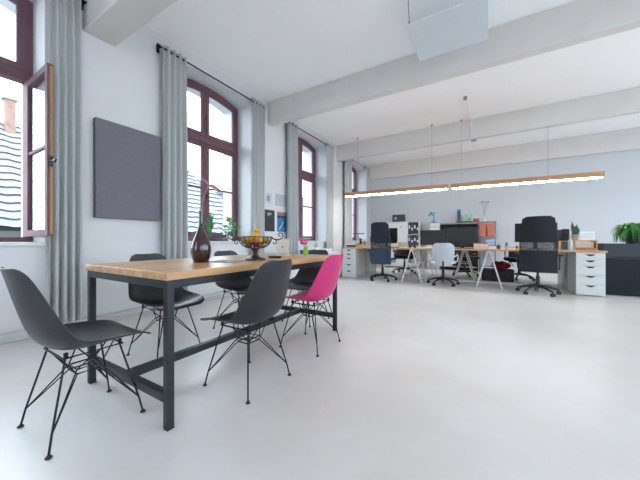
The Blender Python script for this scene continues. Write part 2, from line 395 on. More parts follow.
# heating pipes
for z, lb in ((0.035, 'lower of two thin painted pipes along the foot of window wall'), (0.095, 'upper of two thin painted pipes along the foot of window wall')):
    m = MB().tube([(-3.645, -.9, z), (-3.645, 3.8, z)], .012, 8); tag(m.build('heating_pipe', PIPE), lb, 'pipe', 'heating pipes')

# ------------------------------------------------------------------ table
T = thing('dining_table', 'long wooden plank table on a dark square steel frame', 'table', (-1.765, 1.655, 0)); TW, TL = .91, 1.78
MB().box(-TW/2, TW/2, -TL/2, TL/2, .725, .765).build('tabletop', TABLEW, T, bevel=.003)
a = TW/2-.008; b = TL/2-.008; s = .036
for sx in (-1, 1):
    for sy in (-1, 1):
        x0, x1 = sorted((sx*a, sx*(a-s))); y0, y1 = sorted((sy*b, sy*(b-s)))
        MB().box(x0, x1, y0, y1, 0, .724).build('leg', DARKMET, T, bevel=.002)
m = MB()
for sx in (-1, 1): x0, x1 = sorted((sx*a, sx*(a-s))); m.box(x0, x1, -b+s, b-s, .684, .724)
for sy in (-1, 1): y0, y1 = sorted((sy*b, sy*(b-s))); m.box(-a+s, a-s, y0, y1, .684, .724)
m.build('apron', DARKMET, T, bevel=.002)
for sy in (-1, 1): y0, y1 = sorted((sy*b, sy*(b-s))); MB().box(-a+s, a-s, y0, y1, .13, .175).build('end_rail', DARKMET, T, bevel=.002)
MB().box(-.0225, .0225, -b+s, b-s, .13, .175).build('centre_stretcher', DARKMET, T, bevel=.002)

# ------------------------------------------------------------------ shell chairs
ST = [(0.25,0.388,0.13,0.0),(0.238,0.397,0.185,0.004),(0.213,0.406,0.212,0.012),(0.18,0.412,0.225,0.02),(0.1,0.408,0.234,0.032),(0.02,0.398,0.238,0.045),(-0.06,0.392,0.238,0.058),(-0.12,0.402,0.236,0.066),(-0.165,0.4322,0.233,0.07),(-0.195,0.4805,0.2248,0.068),(-0.215,0.5371,0.2122,0.062),(-0.232,0.5987,0.1983,0.054),(-0.248,0.6604,0.184,0.046),(-0.262,0.7169,0.1684,0.038),(-0.274,0.7632,0.1511,0.03),(-0.281,0.7889,0.1203,0.02),(-0.284,0.799,0.0789,0.01)]
def shell_chair(label, mt, loc, rz):
    r = thing('shell_chair', label, 'chair', loc, rz); n = len(ST)
    def fn(u, v):
        i = u*(n-1); k = min(int(i), n-2); t = i-k; A = ST[k]; B = ST[k+1]
        y, z, hw, e = [A[q]+(B[q]-A[q])*t for q in range(4)]
        A0 = ST[max(k-1, 0)]; B0 = ST[min(k+2, n-1)]; dy, dz = B0[0]-A0[0], B0[1]-A0[1]
        l = math.hypot(dy, dz); ny, nz = dz/l, -dy/l          # toward the sitter
        q = 2*v-1; x = math.sin(q*PI/2*.92)/math.sin(PI/2*.92)*hw; rise = e*(abs(x/hw)**2.4)*1.15
        return (x, y+ny*rise, z+nz*rise), (0, ny, nz)
    MB().sheet(fn, (n-1), 16, 0.006).build('seat_shell', mt, r, smooth=True, subsurf=1)
    z1 = .378
    for sx in (-1, 1):
        for sy in (-1, 1):
            f = Vector((sx*.192, sy*.188, .006)); b = Vector((sx*.178, sy*.174, .085)); t = Vector((sx*.115, sy*.11, z1))
            m = MB().tube([f, b, t], .0048, 6)
            m.tube([b, (sx*.05, sy*.045, .262), (sx*.03, sy*.12, z1)], .0036, 6)
            m.tube([b, (sx*.052, sy*.047, .285), (sx*.125, -sy*.02, z1)], .0036, 6)
            L = m.build('leg', WIRE, r, smooth=True)
            MB().lathe([(.013, 0), (.013, .005), (.007, .012)], (f.x, f.y, 0), 10).build('foot_glide', BLACKP, L)
    m = MB()
    for z, q in ((.262, .05), (.285, .052)):
        m.tube([(-q, -q+.005, z), (q, -q+.005, z), (q, q-.005, z), (-q, q-.005, z), (-q, -q+.005, z)], .0042, 6)
    m.build('brace_ring', WIRE, r)
    m = MB().tube([(-.125, -.12, z1), (.125, -.12, z1), (.125, .12, z1), (-.125, .12, z1), (-.125, -.12, z1)], .005, 6)
    for sx in (-1, 1):
        for sy in (-1, 1): m.tube([(sx*.12, sy*.11, z1), (sx*.12, sy*.11, .402)], .009, 8)
    m.build('seat_mount', WIRE, r)
    return r
C0 = shell_chair('charcoal shell chair with wire legs at the near head of the table', BLKPLAS, (-1.78, .61, 0), 0)
GC = 'shell chairs around the wooden table'
C0['group'] = GC
dup(C0, 'charcoal shell chair behind the table, nearest the felt panel', (-2.29, 1.33, 0), -PI/2+.06)
dup(C0, 'charcoal shell chair behind the middle of the table, seen past the vase', (-2.25, 2.11, 0), -PI/2-.05)
dup(C0, 'charcoal shell chair at the far head of the table, behind the pink one', (-1.80, 2.68, 0), PI-.05)
dup(C0, 'charcoal shell chair in the foreground at the long side of the table', (-1.348, 1.335, 0), PI/2)
shell_chair('magenta pink shell chair with black wire legs', PINK, (-1.345, 2.08, 0), PI/2)['group'] = GC

# ------------------------------------------------------------------ things on the table
ZT = .765
v = thing('vase', 'tall dark red glass bottle vase on the wooden table', 'vase', (-1.711, 1.242, ZT))
VG = mat('oxblood_glass', srgb(44, 18, 24), .14, var=.25, scale=14, coat=.6)
MB().lathe([(.038, 0), (.048, .004), (.06, .035), (.067, .075), (.066, .11), (.057, .15), (.042, .185), (.026, .22), (.016, .26), (.0135, .31), (.015, .36)], seg=24).build('bottle', VG, v, smooth=True)
st = thing('flower_stem', 'dry stem with a reddish bird of paradise bloom rising from the vase', 'flower', (-1.711, 1.242, ZT+.32))
MB().tube([(0, 0, -.02), (.004, .01, .1), (.012, .03, .18), (.02, .05, .23)], .0045, 6).build('stem', mat('olive_stem', srgb(130, 130, 100), .7), st)
m = MB(); m.leaf([(.02, .05, .22), (.035, .075, .215), (.06, .12, .195)], .03, (0, .3, 1)); m.leaf([(.02, .05, .22), (.005, .03, .25), (-.012, .0, .275)], .018, (0, 1, .4)); m.leaf([(.02, .05, .22), (.03, .07, .235), (.036, .08, .26)], .016, (0, 1, .4))
m.build('bloom', mat('dusty_red_petal', srgb(180, 110, 115), .6, var=.2), st, solid=.002)

bw = thing('fruit_bowl', 'footed dark metal bowl with scrolled side handles on the table', 'bowl', (-1.53, 1.585, ZT), math.radians(31)); bw.scale = (1.02, 1.02, 1.03)
IRON = mat('bronze_iron', srgb(62, 54, 52), .45, .5, var=.1)
MB().lathe([(.074, 0), (.074, .012), (.05, .018), (.026, .03), (.02, .05), (.024, .075), (.03, .088)], seg=24).build('foot', IRON, bw, smooth=True)
m = MB()
for k in range(22):
    a = 2*PI*k/22; m.tube([((.028+(.125-.028)*math.sin(t*PI/2))*math.cos(a), (.028+(.125-.028)*math.sin(t*PI/2))*math.sin(a), .088+.085*(1-math.cos(t*PI/2))) for t in frange(0, 1, 6)], .0026, 5)
for rr, z in ((.125, .173), (.095, .128)):
    m.tube([(rr*math.cos(t), rr*math.sin(t), z) for t in frange(0, 2*PI, 32)], .0038, 6, False)
m.build('wire_basket', IRON, bw, smooth=True)
for sx in (-1, 1):
    pts = [(.12, .17), (.145, .155), (.17, .152), (.195, .16), (.208, .18), (.20, .2), (.183, .204), (.172, .192), (.178, .18), (.19, .18)]
    m = MB().tube([(sx*x, 0, z) for x, z in pts], .0045, 6)
    pts = [(.15, .154), (.158, .14), (.155, .125), (.142, .12), (.134, .13), (.14, .138)]
    m.tube([(sx*x, 0, z) for x, z in pts], .0038, 6); m.build('scroll_handle', IRON, bw, smooth=True)
FY = mat('golden_fruit_skin', srgb(206, 150, 50), .45, var=.3, scale=25); FA = mat('amber_fruit_skin', srgb(146, 84, 44), .45, var=.3, scale=25); FG = mat('olive_fruit_skin', srgb(142, 138, 52), .5, var=.3, scale=25)
R31 = Matrix.Rotation(math.radians(31), 4, 'Z')
FR = [(0, 0, .185, .034, FY, 'large golden fruit crowning the pile in the bowl', 'Y'), (-.035, -.02, .16, .03, FY, 'golden fruit at the front left of the pile in the bowl', 'Y'),
      (.035, -.03, .158, .03, FY, 'golden fruit at the front right of the pile in the bowl', 'Y'), (.085, -.005, .155, .026, FG, 'olive green fruit near the right handle of the bowl', 'G'), (.06, .045, .152, .026, FG, 'olive green fruit at the back right of the bowl', 'G'),
      (-.085, -.01, .152, .025, FG, 'olive green fruit near the left handle of the bowl', 'G'), (-.04, .045, .155, .028, FA, 'amber fruit at the back left of the bowl', 'A'), (.0, -.06, .148, .025, FA, 'amber fruit at the very front of the bowl', 'A'),
      (-.045, -.03, .118, .026, FA, 'amber fruit low in the left of the wire bowl', 'A'), (.045, -.03, .118, .026, FA, 'amber fruit low in the right of the wire bowl', 'A'), (0, .01, .125, .03, FA, 'amber fruit in the heart of the wire bowl', 'A'), (.01, .02, .228, .024, FY, 'small golden fruit on the very top of the pile', 'Y')]
for x, y, z, rr, mt, lb, _ in FR:
    q = R31 @ Vector((x, y, 0)); m = MB().ball((0, 0, 0), rr, 14, sz=.92)
    f = thing('fruit', lb, 'fruit', (-1.53+q.x, 1.585+q.y, ZT+z), 0, 'fruit piled in the wire bowl'); m.build('flesh', mt, f, smooth=True); MB().tube([(0, 0, rr*.85), (.003, 0, rr*1.08)], .002, 5).build('stalk', IRON, f)

tb = thing('magazine', 'thin grey magazine lying beside the vase', 'magazine', (-1.60, 1.37, ZT), math.radians(18))
MB().box(-.11, .11, -.07, .07, 0, .006).build('pages', mat('grey_cover', srgb(120, 126, 132), .35, var=.25, scale=20), tb, bevel=.001)
MB().box(-.085, .02, -.05, .05, .006, .0068).build('cover_picture', PBLK, tb)
cb = thing('framed_card', 'cream card standing upright at the far end of the table', 'card', (-1.62, 2.03, ZT), math.radians(28))
MB().box(-.062, .062, -.006, .006, .0, .165).build('card_face', mat('cream_card', srgb(208, 202, 192), .7, var=.05), cb, bevel=.002)
MB().box(-.064, .074, -.022, .016, 0, .008).build('wooden_foot', BOXW, cb)
MB().lathe([(.012, 0), (.012, .001)], (0, 0, 0), 12).build('round_mark', PGRY, cb).matrix_local = Mx((.0, -.007, .09), rx=PI/2)
MB().box(-.04, .04, -.0075, -.0065, .03, .036).box(-.03, .03, -.0075, -.0065, .018, .023).build('printed_lines', PGRY, cb)
ph = thing('phone', 'black handset lying flat in front of the cream card', 'phone', (-1.56, 1.86, ZT), math.radians(20))
MB().box(-.06, .05, -.02, .02, 0, .018).build('handset_body', BLACKP, ph, bevel=.006); MB().box(-.02, .04, -.014, .014, .018, .019).build('keypad', DARKMET, ph)
fv = thing('glass_vase', 'small green vase at the far end of the table', 'vase', (-1.60, 2.38, ZT))
MB().lathe([(.024, 0), (.028, .03), (.022, .075), (.028, .09)], seg=16).build('vase_body', mat('lime_glaze', srgb(150, 190, 60), .2, var=.15), fv, smooth=True)
fl = thing('pink_flower', 'bright magenta blossom standing in the small green vase', 'flower', (-1.60, 2.38, ZT+.07))
m = MB()
for k in range(5): m.tube([(0, 0, -.03), (.01*math.cos(k*1.3), .01*math.sin(k*1.3), .04), (.03*math.cos(k*1.3)-.02, (.02*math.sin(k*1.3)), .055)], .002, 5)
m.build('stems', GREENL, fl)
m = MB()
for k in range(16):
    a = k*2.4; rr = .012+.036*(k/16)**.5; c = Vector((-.025+rr*math.cos(a), rr*math.sin(a)*.7, (.062+.02*math.sin(k*1.7))))
    m.leaf([c-Vector((math.cos(a)*.014, math.sin(a)*.014, .006)), c, c+Vector((math.cos(a)*.018, math.sin(a)*.018, .012))], .03, (-math.sin(a), math.cos(a), .3))
m.build('petals', mat('hot_pink_petal', srgb(235, 50, 160), .5, var=.15), fl, solid=.002)

# ------------------------------------------------------------------ window sill plants
def pot_plant(name, label, loc, pr, phh, potm, leaves, lm, cat='plant'):
    r = thing(name, label, cat, loc)
    MB().lathe([(pr*.72, 0), (pr, phh), (pr*.88, phh), (pr*.8, phh*.85)], seg=16).build('pot', potm, r, smooth=True)
    m = MB()
    for pts, w, sd in leaves: m.leaf(pts, w, sd)
    m.build('leaves', lm, r, solid=.0015); return r
def spiky(n, h, spread, w, z):
    o = []
    for k in range(n):
        a = 2*PI*k/n+random.random(); hh = h*(.6+.4*random.random()); s = spread*(.4+.6*random.random())
        o.append(([(0, 0, z), (s*.3*math.cos(a), s*.3*math.sin(a), z+hh*.55), (s*math.cos(a), s*math.sin(a), z+hh)], w, (-math.sin(a), math.cos(a), 0)))
    return o
def bushy(n, h, spread, w, z):
    o = []
    for k in range(n):
        a = random.random()*6.28; q = random.random(); zz = z+h*q; s = spread*(.2+.8*math.sin(PI*min(.95, q+.1)))*random.random()**.5
        c = Vector((s*math.cos(a), s*math.sin(a), zz)); d = Vector((math.cos(a), math.sin(a), random.uniform(-.5, .6)))*w
        o.append(([c-d, c, c+d], w*1.1, (-math.sin(a), math.cos(a), random.uniform(-.5, .5))))
    return o
pot_plant('spiky_plant', 'spiky green aloe on the sill behind the vase', (-3.84, 2.95, ZS), .05, .07, mat('dark_pot', srgb(66, 62, 74), .5), spiky(16, .42, .14, .042, .05), GREEN)
pot_plant('leafy_plant', 'light green leafy plant in white pot on the sill', (-3.82, 3.33, ZS), .05, .1, WHITEP, bushy(95, .3, .16, .042, .1), GREENL)
for y, lb in ((3.14, 'low dark tray between the two sill plants'), (3.56, 'small dark box at the right end of the sill')):
    tag(MB().box(-.07, .07, -.07, .07, 0, .012).box(-.07, .07, -.07, -.062, .012, .05).box(-.07, .07, .062, .07, .012, .05).box(-.07, -.062, -.062, .062, .012, .05).box(.062, .07, -.062, .062, .012, .05).build('tray', mat('plum_tray', srgb(92, 84, 96), .5), loc=(-3.78, y, ZS)), lb, 'tray')

# low sideboard below the windows
sb = thing('low_cabinet', 'long low white cabinet along the wall beneath the posters', 'cabinet', (-3.32, 5.2, 0))
MB().box(-.2, .2, -1.25, 1.4, .06, .60).box(-.18, .17, -1.2, 1.35, 0, .06).build('body', WHITEL, sb, bevel=.003)
MB().box(-.2, .22, -1.27, 1.42, .6, .625).build('cabinet_top', WHITEL, sb, bevel=.003)
for k in range(4):
    d = MB().box(.2, .215, -1.24+k*.66, -.6+k*.66, .07, .59).build('door', WHITEL, sb, bevel=.002)
    MB().tube([(.222, -.66+k*.66, .36), (.222, -.66+k*.66, .46)], .006, 6).build('handle', GREYMET, d)
BLUEP = mat('denim_blue', srgb(62, 102, 150), .6, var=.15)
for x, y, rr, hh, lb in ((-3.30, 4.28, .06, .18, 'tall blue beaker on the low cabinet under the posters'), (-3.27, 4.87, .13, .08, 'wide shallow blue tub on the low cabinet')):
    r = thing('blue_container', lb, 'container', (x, y, .625)); MB().lathe([(rr*.85, 0), (rr, hh), (rr*.93, hh), (rr*.8, .01)], seg=18).build('tub_wall', BLUEP, r, smooth=True); MB().tube([(rr*1.0*math.cos(t), rr*math.sin(t), hh) for t in frange(0, 2*PI, 18)], .005, 6, False).build('rim', BLUEP, r)
pot_plant('white_potted_plant', 'small green plant in white pot on the low cabinet', (-3.32, 5.35, .625), .07, .13, WHITEP, bushy(40, .14, .09, .02, .12), GREENL)
r = thing('paper_tray', 'white paper tray stacked with sheets on the low cabinet', 'tray', (-3.32, 5.75, .625)); MB().box(-.12, .12, -.15, .15, 0, .01).box(-.12, .12, -.15, -.14, .01, .09).box(-.12, .12, .14, .15, .01, .09).build('tray_body', WHITEP, r); MB().box(-.1, .1, -.13, .13, .012, .05).build('paper_stack', PPAP, r)

# ------------------------------------------------------------------ pendant lamps
LED = emis('warm_led', (1, .965, .945), 44.0)
P0 = Vector((-3.30, 6.80)); P1 = Vector((1.83, 7.13)); LR = math.atan2(P1.y-P0.y, P1.x-P0.x); LT = (P1-P0).length
def pendant(a, b, label, wires):
    c = P0+(P1-P0)*((a+b)/2); L = (b-a)*LT; r = thing('pendant_lamp', label, 'lamp', (c.x, c.y, 2.055), LR, 'long wooden pendant lamps over the desks')
    MB().box(-L/2, L/2, -.045, .045, .035, .13).build('wooden_beam', LAMPW, r, bevel=.003)
    for x0, x1 in ((-L/2+.03, -.02), (.02, L/2-.03)): MB().box(x0, x1, -.032, .032, .014, .035).build('light_strip', LED, r)
    MB().box(-.02, .02, -.035, .035, .005, .035).build('strip_joint', LAMPW, r)
    for w in wires:
        MB().tube([(w*L, 0, .13), (w*L, 0, H-2.055)], .003, 5).lathe([(.025, H-2.055-.02), (.025, H-2.056)], (w*L, 0, 0), 10).build('suspension_cable', GREYMET, r)
pendant(0, .4925, 'wooden linear pendant lamp, the left of the two in line', (-.36, .36))
pendant(.503, 1, 'wooden linear pendant lamp, the right of the two in line', (-.42, .18))
# ceiling panel
hp = thing('ceiling_heater_panel', 'flat white rectangular panel hanging under the ceiling', 'panel', (-.39, 3.47, 3.27))
MB().box(-.39, .39, -.34, .36, 0, .022).build('panel_board', mat('panel_white', srgb(206, 216, 224), .5, var=.02), hp, bevel=.003)
for sx in (-1, 1):
    for sy in (-1, 1):
        MB().tube([(sx*.36, sy*.3, .022), (sx*.37, sy*.31, H-3.27)], .003, 5).tube([(sx*.36, sy*.3, .02), (sx*.361, sy*.301, .07)], .008, 6).build('hanging_wire', DARKMET, hp)
# sensor with cable
cs = thing('ceiling_sensor', 'small white socket on the ceiling with a dangling cable', 'sensor', (-.37, 5.9, 3.6)); cs.location.z = H
MB().box(-.03, .03, -.03, .03, -.05, 0).build('socket', GREYMET, cs, bevel=.004)
MB().tube([(0, .03, -.03), (.02, .3, -.06), (.04, .8, -.03), (.05, 1.1, -.02), (.05, 1.135, -.05), (.05, 1.135, -.42), (.06, 1.2, -.44)], .008, 6).build('cable', WHITEP, cs)
MB().lathe([(.055, -.02), (.06, 0)], (.09, 1.27, -.435), 14).build('round_sensor', GREYMET, cs)

# ------------------------------------------------------------------ desks
GD = 'birch worktops of the desk island'
for x0, x1, y0, y1, lb in ((-3.1, -.74, 6.17, 6.92, 'left worktop in the front row, under the navy chair'), (-.735, 1.63, 6.17, 6.92, 'right worktop in the front row, ending by the dark sideboard'),
                           (-3.1, -.74, 6.925, 7.67, 'left worktop in the far row of the desk island'), (-.735, 1.63, 6.925, 7.67, 'right worktop in the far row of the desk island')):
    tag(MB().box(-(x1-x0)/2, (x1-x0)/2, -(y1-y0)/2, (y1-y0)/2, 0, .03).build('worktop', DESKW, loc=((x0+x1)/2, (y0+y1)/2, .715), bevel=.003), lb, 'worktop', GD)
SLOT = mat('dark_slot', srgb(20, 22, 25), .6)
def drawer_unit(label, loc, rz):
    r = thing('drawer_unit', label, 'cabinet', loc, rz, 'white drawer units at the ends of the desk island')
    MB().box(-.18, .18, .018, .58, .01, .714).build('carcass', WHITEL, r, bevel=.002)
    edges = [.705, .606, .507, .352, .198, .02]
    for k in range(5):
        zt, zb = edges[k], edges[k+1]+.004; d = MB().box(-.178, .178, 0, .018, zb, zt).build('drawer', WHITEL, r, bevel=.002)
        zc = zt-.032; n = 10; m = MB()
        up = [(-.065+.13*i/n, zc+.012) for i in range(n+1)]; dn = [(-.065+.13*i/n, zc+.012-.03*math.sin(PI*i/n)) for i in range(n+1)]
        poly = up+dn[::-1][1:-1]; q = len(poly)
        m.add([(x, -.0015, z) for x, z in poly]+[(x, .002, z) for x, z in poly], [tuple(range(q)), tuple(range(2*q-1, q-1, -1))]+[(i, (i+1)%q, q+(i+1)%q, q+i) for i in range(q)])
        m.build('pull_slot', SLOT, d)
    return r
D0 = drawer_unit('white drawer unit at the right front end of the desk island', (1.43, 6.19, 0), 0)
dup(D0, 'white drawer unit at the left front end of the desk island', (-2.905, 6.19, 0), 0)
dup(D0, 'white drawer unit behind the right front one, facing the back wall', (1.43, 7.65, 0), PI)
dup(D0, 'white drawer unit behind the left front one, facing the back wall', (-2.905, 7.65, 0), PI)
TRM = mat('white_trestle_paint', srgb(225, 226, 228), .45, var=.03)
def trestle(label, loc):
    r = thing('trestle', label, 'trestle', loc, 0, 'white trestles under the desks')
    MB().box(-.03, .03, -.3, .3, .675, .713).build('top_bar', TRM, r)
    for sy in (-.28, .28):
        for sx in (-1, 1): MB().tube([(sx*.025, sy, .68), (sx*.21, sy, .005)], .013, 8).build('leg', TRM, r)
        MB().tube([(-.10, sy, .4), (.10, sy, .4)], .009, 6).build('cross_bar', TRM, r)
    return r
T0 = trestle('white trestle under the front right worktop, before the black crate', (.01, 6.52, 0))
dup(T0, 'white trestle under the front left worktop, left of the white chair', (-1.43, 6.52, 0))
dup(T0, 'white trestle under the far right worktop, beside the black crate', (-.46, 7.22, 0))
dup(T0, 'white trestle under the far left worktop', (-1.3, 7.3, 0))
dk = thing('cable_duct', 'low white cable duct running along the floor under desks', 'duct', (-.6, 6.93, 0))
MB().box(-2.05, 1.75, -.04, .04, 0, .045).build('duct_body', WHITEL, dk, bevel=.004); MB().box(-2.05, 1.75, -.03, .03, .045, .05).build('duct_cover', PIPE, dk)

# ------------------------------------------------------------------ office chairs
def star_base(r, R=.30):
    MB().lathe([(.035, .10), (.035, .16), (.028, .2), (.028, .3), (.018, .3), (.018, .42)], seg=12).build('gas_column', BLACKP, r, smooth=True)
    for k in range(5):
        a = 2*PI*k/5+.35; c, s = math.cos(a), math.sin(a)
        arm = MB().tube([(c*.02, s*.02, .13), (c*R*.55, s*R*.55, .115), (c*R, s*R, .075)], [.026, .02, .014], 8).build('base_arm', BLACKP, r, smooth=True)
        m = MB()
        for q in (-.016, .016): m.tube([(c*R-s*(q-.008), s*R+c*(q-.008), .03), (c*R-s*(q+.008), s*R+c*(q+.008), .03)], .029, 12)
        m.tube([(c*R, s*R, .04), (c*R, s*R, .08)], .008, 6); m.build('caster', BLACKP, arm)
def back_sheet(w0, w1, z0, z1, y0, lean, cup, th=.02, corner=0.0):
    def fn(u, v):
        z = z0+(z1-z0)*v; q = 2*u-1; hw = (w0+(w1-w0)*v)/2; e = 1-v; 
        if corner and e*(z1-z0) < corner: t = 1-e*(z1-z0)/corner; hw -= corner*(1-math.sqrt(max(0, 1-t*t)))
        return (q*hw, y0-lean*(z-.45)+cup*q*q+.02*math.sin((z-.4)*4.5), z), (0, 1, 0)
    return MB().sheet(fn, 12, 12, th)
def office_chair(label, loc, rz, upper, lower, wide=.47):
    r = thing('office_chair', label, 'office chair', loc, rz); star_base(r)
    back_sheet(wide*.98, wide*.88, .88, 1.31, -.20, .10, .05, .035, .06).build('upper_backrest', upper, r, smooth=True)
    back_sheet(wide*1.02, wide, .74, .88, -.20, .10, .05, .006).build('mesh_band', MESHD, r, smooth=True)
    back_sheet(wide*1.04, wide*1.02, .38, .74, -.20, .10, .05, .025).build('lower_backrest', lower, r, smooth=True)
    for sx in (-1, 1): MB().tube([(sx*wide*.5, -.20-.10*(z-.45)+.05+.02*math.sin((z-.4)*4.5), z) for z in frange(.6, 1.0, 6)], .012, 6).build('back_frame', BLACKP, r)
    def sf(u, v): return ((2*u-1)*.245, -.17+v*.46, .475+.015*(2*u-1)**2-.02*max(0, v-.7)), (0, 0, 1)
    MB().sheet(sf, 8, 8, .06).build('seat', lower, r, smooth=True, bevel=.012)
    MB().box(-.1, .1, -.12, .12, .40, .44).tube([(0, -.1, .42), (0, -.16, .44), (0, -.17, .60)], .02, 8).build('tilt_mechanism', BLACKP, r)
    for sx in (-1, 1):
        m = MB().tube([(sx*.1, 0, .42), (sx*.28, 0, .43), (sx*.29, 0, .66)], .014, 8); A = m.build('armrest', BLACKP, r)
        MB().box(sx*.29-.04, sx*.29+.04, -.12, .14, .66, .69).build('arm_pad', BLACKP, A, bevel=.01)
    return r
OA = office_chair('navy high-backed office chair on the left, seen from behind', (-2.07, 6.22, 0), .06, NAVY, NAVYL, .435)
OB = office_chair('black high-backed mesh office chair on the right, seen from behind', (.73, 6.05, 0), -.10, BLACKF, BLACKF, .49)
dup(OB, 'dark office chair on the far side, behind the white chair', (-.52, 8.02, 0), PI+.4)
dup(OB, 'dark office chair on the far side, behind the black high-backed one', (.62, 7.98, 0), PI-.3)
dup(OB, 'dark office chair on the far side, right of the navy one', (-2.0, 7.9, 0), PI+.1)
for o in scene.objects:
    if o.get('label', '').startswith('dark office chair'):
        for c in o.children:   # the far chairs are low backed: their backs stay below the desk top
            if c.name.startswith(('upper_backrest', 'mesh_band', 'back_frame')): bpy.data.objects.remove(c, do_unlink=True)
wc = thing('office_chair', 'white plastic swivel chair at the middle of the desks', 'office chair', (-.80, 6.28, 0), .12); star_base(wc)
def wb(u, v):
    z = .40+.46*v; q = 2*u-1; hw = .14+.07*math.sin(PI*min(1, .12+v*.62)); 
    if v > .8: t = (v-.8)/.2; hw -= .07*(1-math.sqrt(max(0, 1-t*t)))
    return (q*hw, -.21+.07*q*q-.06*v, z), (0, 1, 0)
MB().sheet(wb, 12, 14, .018).build('backrest', mat('pale_blue_white_plastic', srgb(184, 191, 199), .5, var=.02), wc, smooth=True)
m = MB()
for i in range(5):
    for j in range(4): m.lathe([(.007, 0), (.007, .004)], (0, 0, 0), 8)
m.v = []; m.f = []; m.mi = []
for i in range(6):
    for j in range(5):
        x = -.10+.04*i; z = .55+.05*j; y = -.21+.07*(x/.21)**2-.06*((z-.4)/.46)-.0098; m.add([(x-.008, y, z), (x, y, z+.011), (x+.008, y, z), (x, y, z-.011)], [(0, 1, 2, 3)])
m.build('vent_pattern', mat('pale_grey_hole', srgb(170, 178, 186), .7), wc, solid=.001)
def ws(u, v): return ((2*u-1)*.23, -.18+v*.44, .455+.02*(2*u-1)**2), (0, 0, 1)
MB().sheet(ws, 8, 8, .04).build('seat', WHITEP, wc, smooth=True)
MB().box(-.08, .08, -.1, .1, .39, .43).tube([(0, -.1, .41), (0, -.22, .41), (0, -.23, .5)], .016, 8).build('tilt_mechanism', BLACKP, wc)
for sx in (-1, 1):
    MB().tube([(sx*.2, 0, .44), (sx*.27, -.02, .5), (sx*.27, -.06, .62), (sx*.26, .1, .64)], .013, 8).tube([(sx*.26, -.08, .62), (sx*.19, -.2, .58)], .012, 8).build('armrest', WHITEP, wc, smooth=True)

# ------------------------------------------------------------------ desk objects
ZD = .745
def monitor(label, x0, x1, z0, z1, y, group=None, rz=0, white=False):
    r = thing('monitor', label, 'monitor', ((x0+x1)/2, y, ZD), rz); w = x1-x0; c = WHITEP if white else BLACKP
    MB().box(-w/2, w/2, -.015, .02, z0-ZD, z1-ZD).build('casing', c, r, bevel=.004)
    MB().box(-w/2+.008, w/2-.008, -.0165, -.015, z0-ZD+.012, z1-ZD-.008).build('screen', SCREEN, r)
    MB().box(-.03, .03, .02, .045, .01, (z0+z1)/2-ZD).build('stand', c, r); MB().box(-.12, .12, -.06, .1, 0, .012).build('stand_base', c, r, bevel=.003)
    return r
monitor('black monitor partly hidden by the navy office chair', -2.42, -1.87, .84, 1.21, 6.72)
monitor('black monitor above the white chair, the left of a pair', -1.345, -.775, .81, 1.145, 6.74)
monitor('larger black monitor right of the white chair, the right of a pair', -.765, -.18, .775, 1.185, 6.66)
monitor('black monitor sticking out behind the black office chair', .45, 1.10, .88, 1.245, 6.72)
SPK = mat('speaker_black', srgb(52, 56, 64), .6, var=.1)
for x, lb, h in ((1.13, 'slim dark loudspeaker beside the monitor, left of its twin', .37), (1.24, 'slim dark loudspeaker behind the wooden organiser, right of its twin', .38)):
    r = thing('loudspeaker', lb, 'speaker', (x, 6.86, ZD)); MB().box(-.045, .045, -.06, .06, 0, h).build('cabinet_box', SPK, r, bevel=.004); MB().lathe([(.03, 0), (.028, .004)], (0, 0, 0), 16).build('driver', BLACKP, r).matrix_local = Mx((0, -.06, h*.7), rx=PI/2)
# wooden organiser group on the right
og = thing('desk_organiser', 'open wooden box organiser at the right end of the desk', 'organiser', (1.155, 6.36, ZD))
MB().box(-.085, .085, -.06, .08, 0, .012).box(-.085, .085, -.06, .08, .15, .162).box(-.085, -.073, -.06, .08, .012, .15).box(.073, .085, -.06, .08, .012, .15).build('wooden_case', BOXW, og)
MB().box(-.07, .07, -.04, .07, .02, .145).build('dark_drawer', mat('slate_drawer', srgb(90, 96, 106), .6), og)
rs = thing('monitor_riser', 'wooden shelf riser on the desk above the drawer unit', 'riser', (1.415, 6.56, ZD))
MB().box(-.15, .16, -.17, .18, .155, .173).build('riser_top', BOXW, rs, bevel=.002)
for x in (-.14, .135): MB().box(x, x+.015, -.16, .17, 0, .155).build('riser_side', BOXW, rs)
MB().box(-.125, .135, -.15, .15, .0, .045).build('riser_shelf', mat('tan_board', srgb(170, 120, 90), .6), rs)
rb = thing('paper_box', 'cream storage box tucked inside the wooden riser', 'box', (1.415, 6.56, ZD+.046)); MB().box(-.115, .12, -.12, .12, 0, .085).build('box_body', mat('cream_box', srgb(214, 205, 192), .7), rb, bevel=.002); MB().box(-.118, .123, -.123, .123, .085, .1).build('lid', mat('cream_box', srgb(214, 205, 192), .7), rb)
wp = thing('white_card', 'white printed card standing on top of the riser', 'card', (1.47, 6.50, ZD+.174)); MB().box(-.095, .085, -.004, .004, 0, .15).build('card_sheet', mat('bright_paper', srgb(228, 232, 238), .7), wp); MB().box(-.08, .07, -.0055, -.004, .10, .106).box(-.08, .05, -.0055, -.004, .07, .075).box(-.08, .06, -.0055, -.004, .045, .05).build('text_lines', PGRY, wp); MB().box(-.09, .08, .004, .05, 0, .006).build('card_foot', PPAP, wp)
pot_plant('snake_plant', 'dark green upright succulent in a pinkish grey pot', (1.335, 6.68, ZD+.174), .062, .1, mat('rose_grey_pot', srgb(170, 158, 160), .7),
          [([(dx, dy, .08), (dx*1.3, dy, .08+h*.6), (dx*1.5, dy, .08+h)], .045, (1, dy*3, 0)) for dx, dy, h in ((-.025, 0, .26), (.02, .01, .21), (0, -.02, .18), (.035, 0, .15), (-.01, .02, .2))], GREEND)
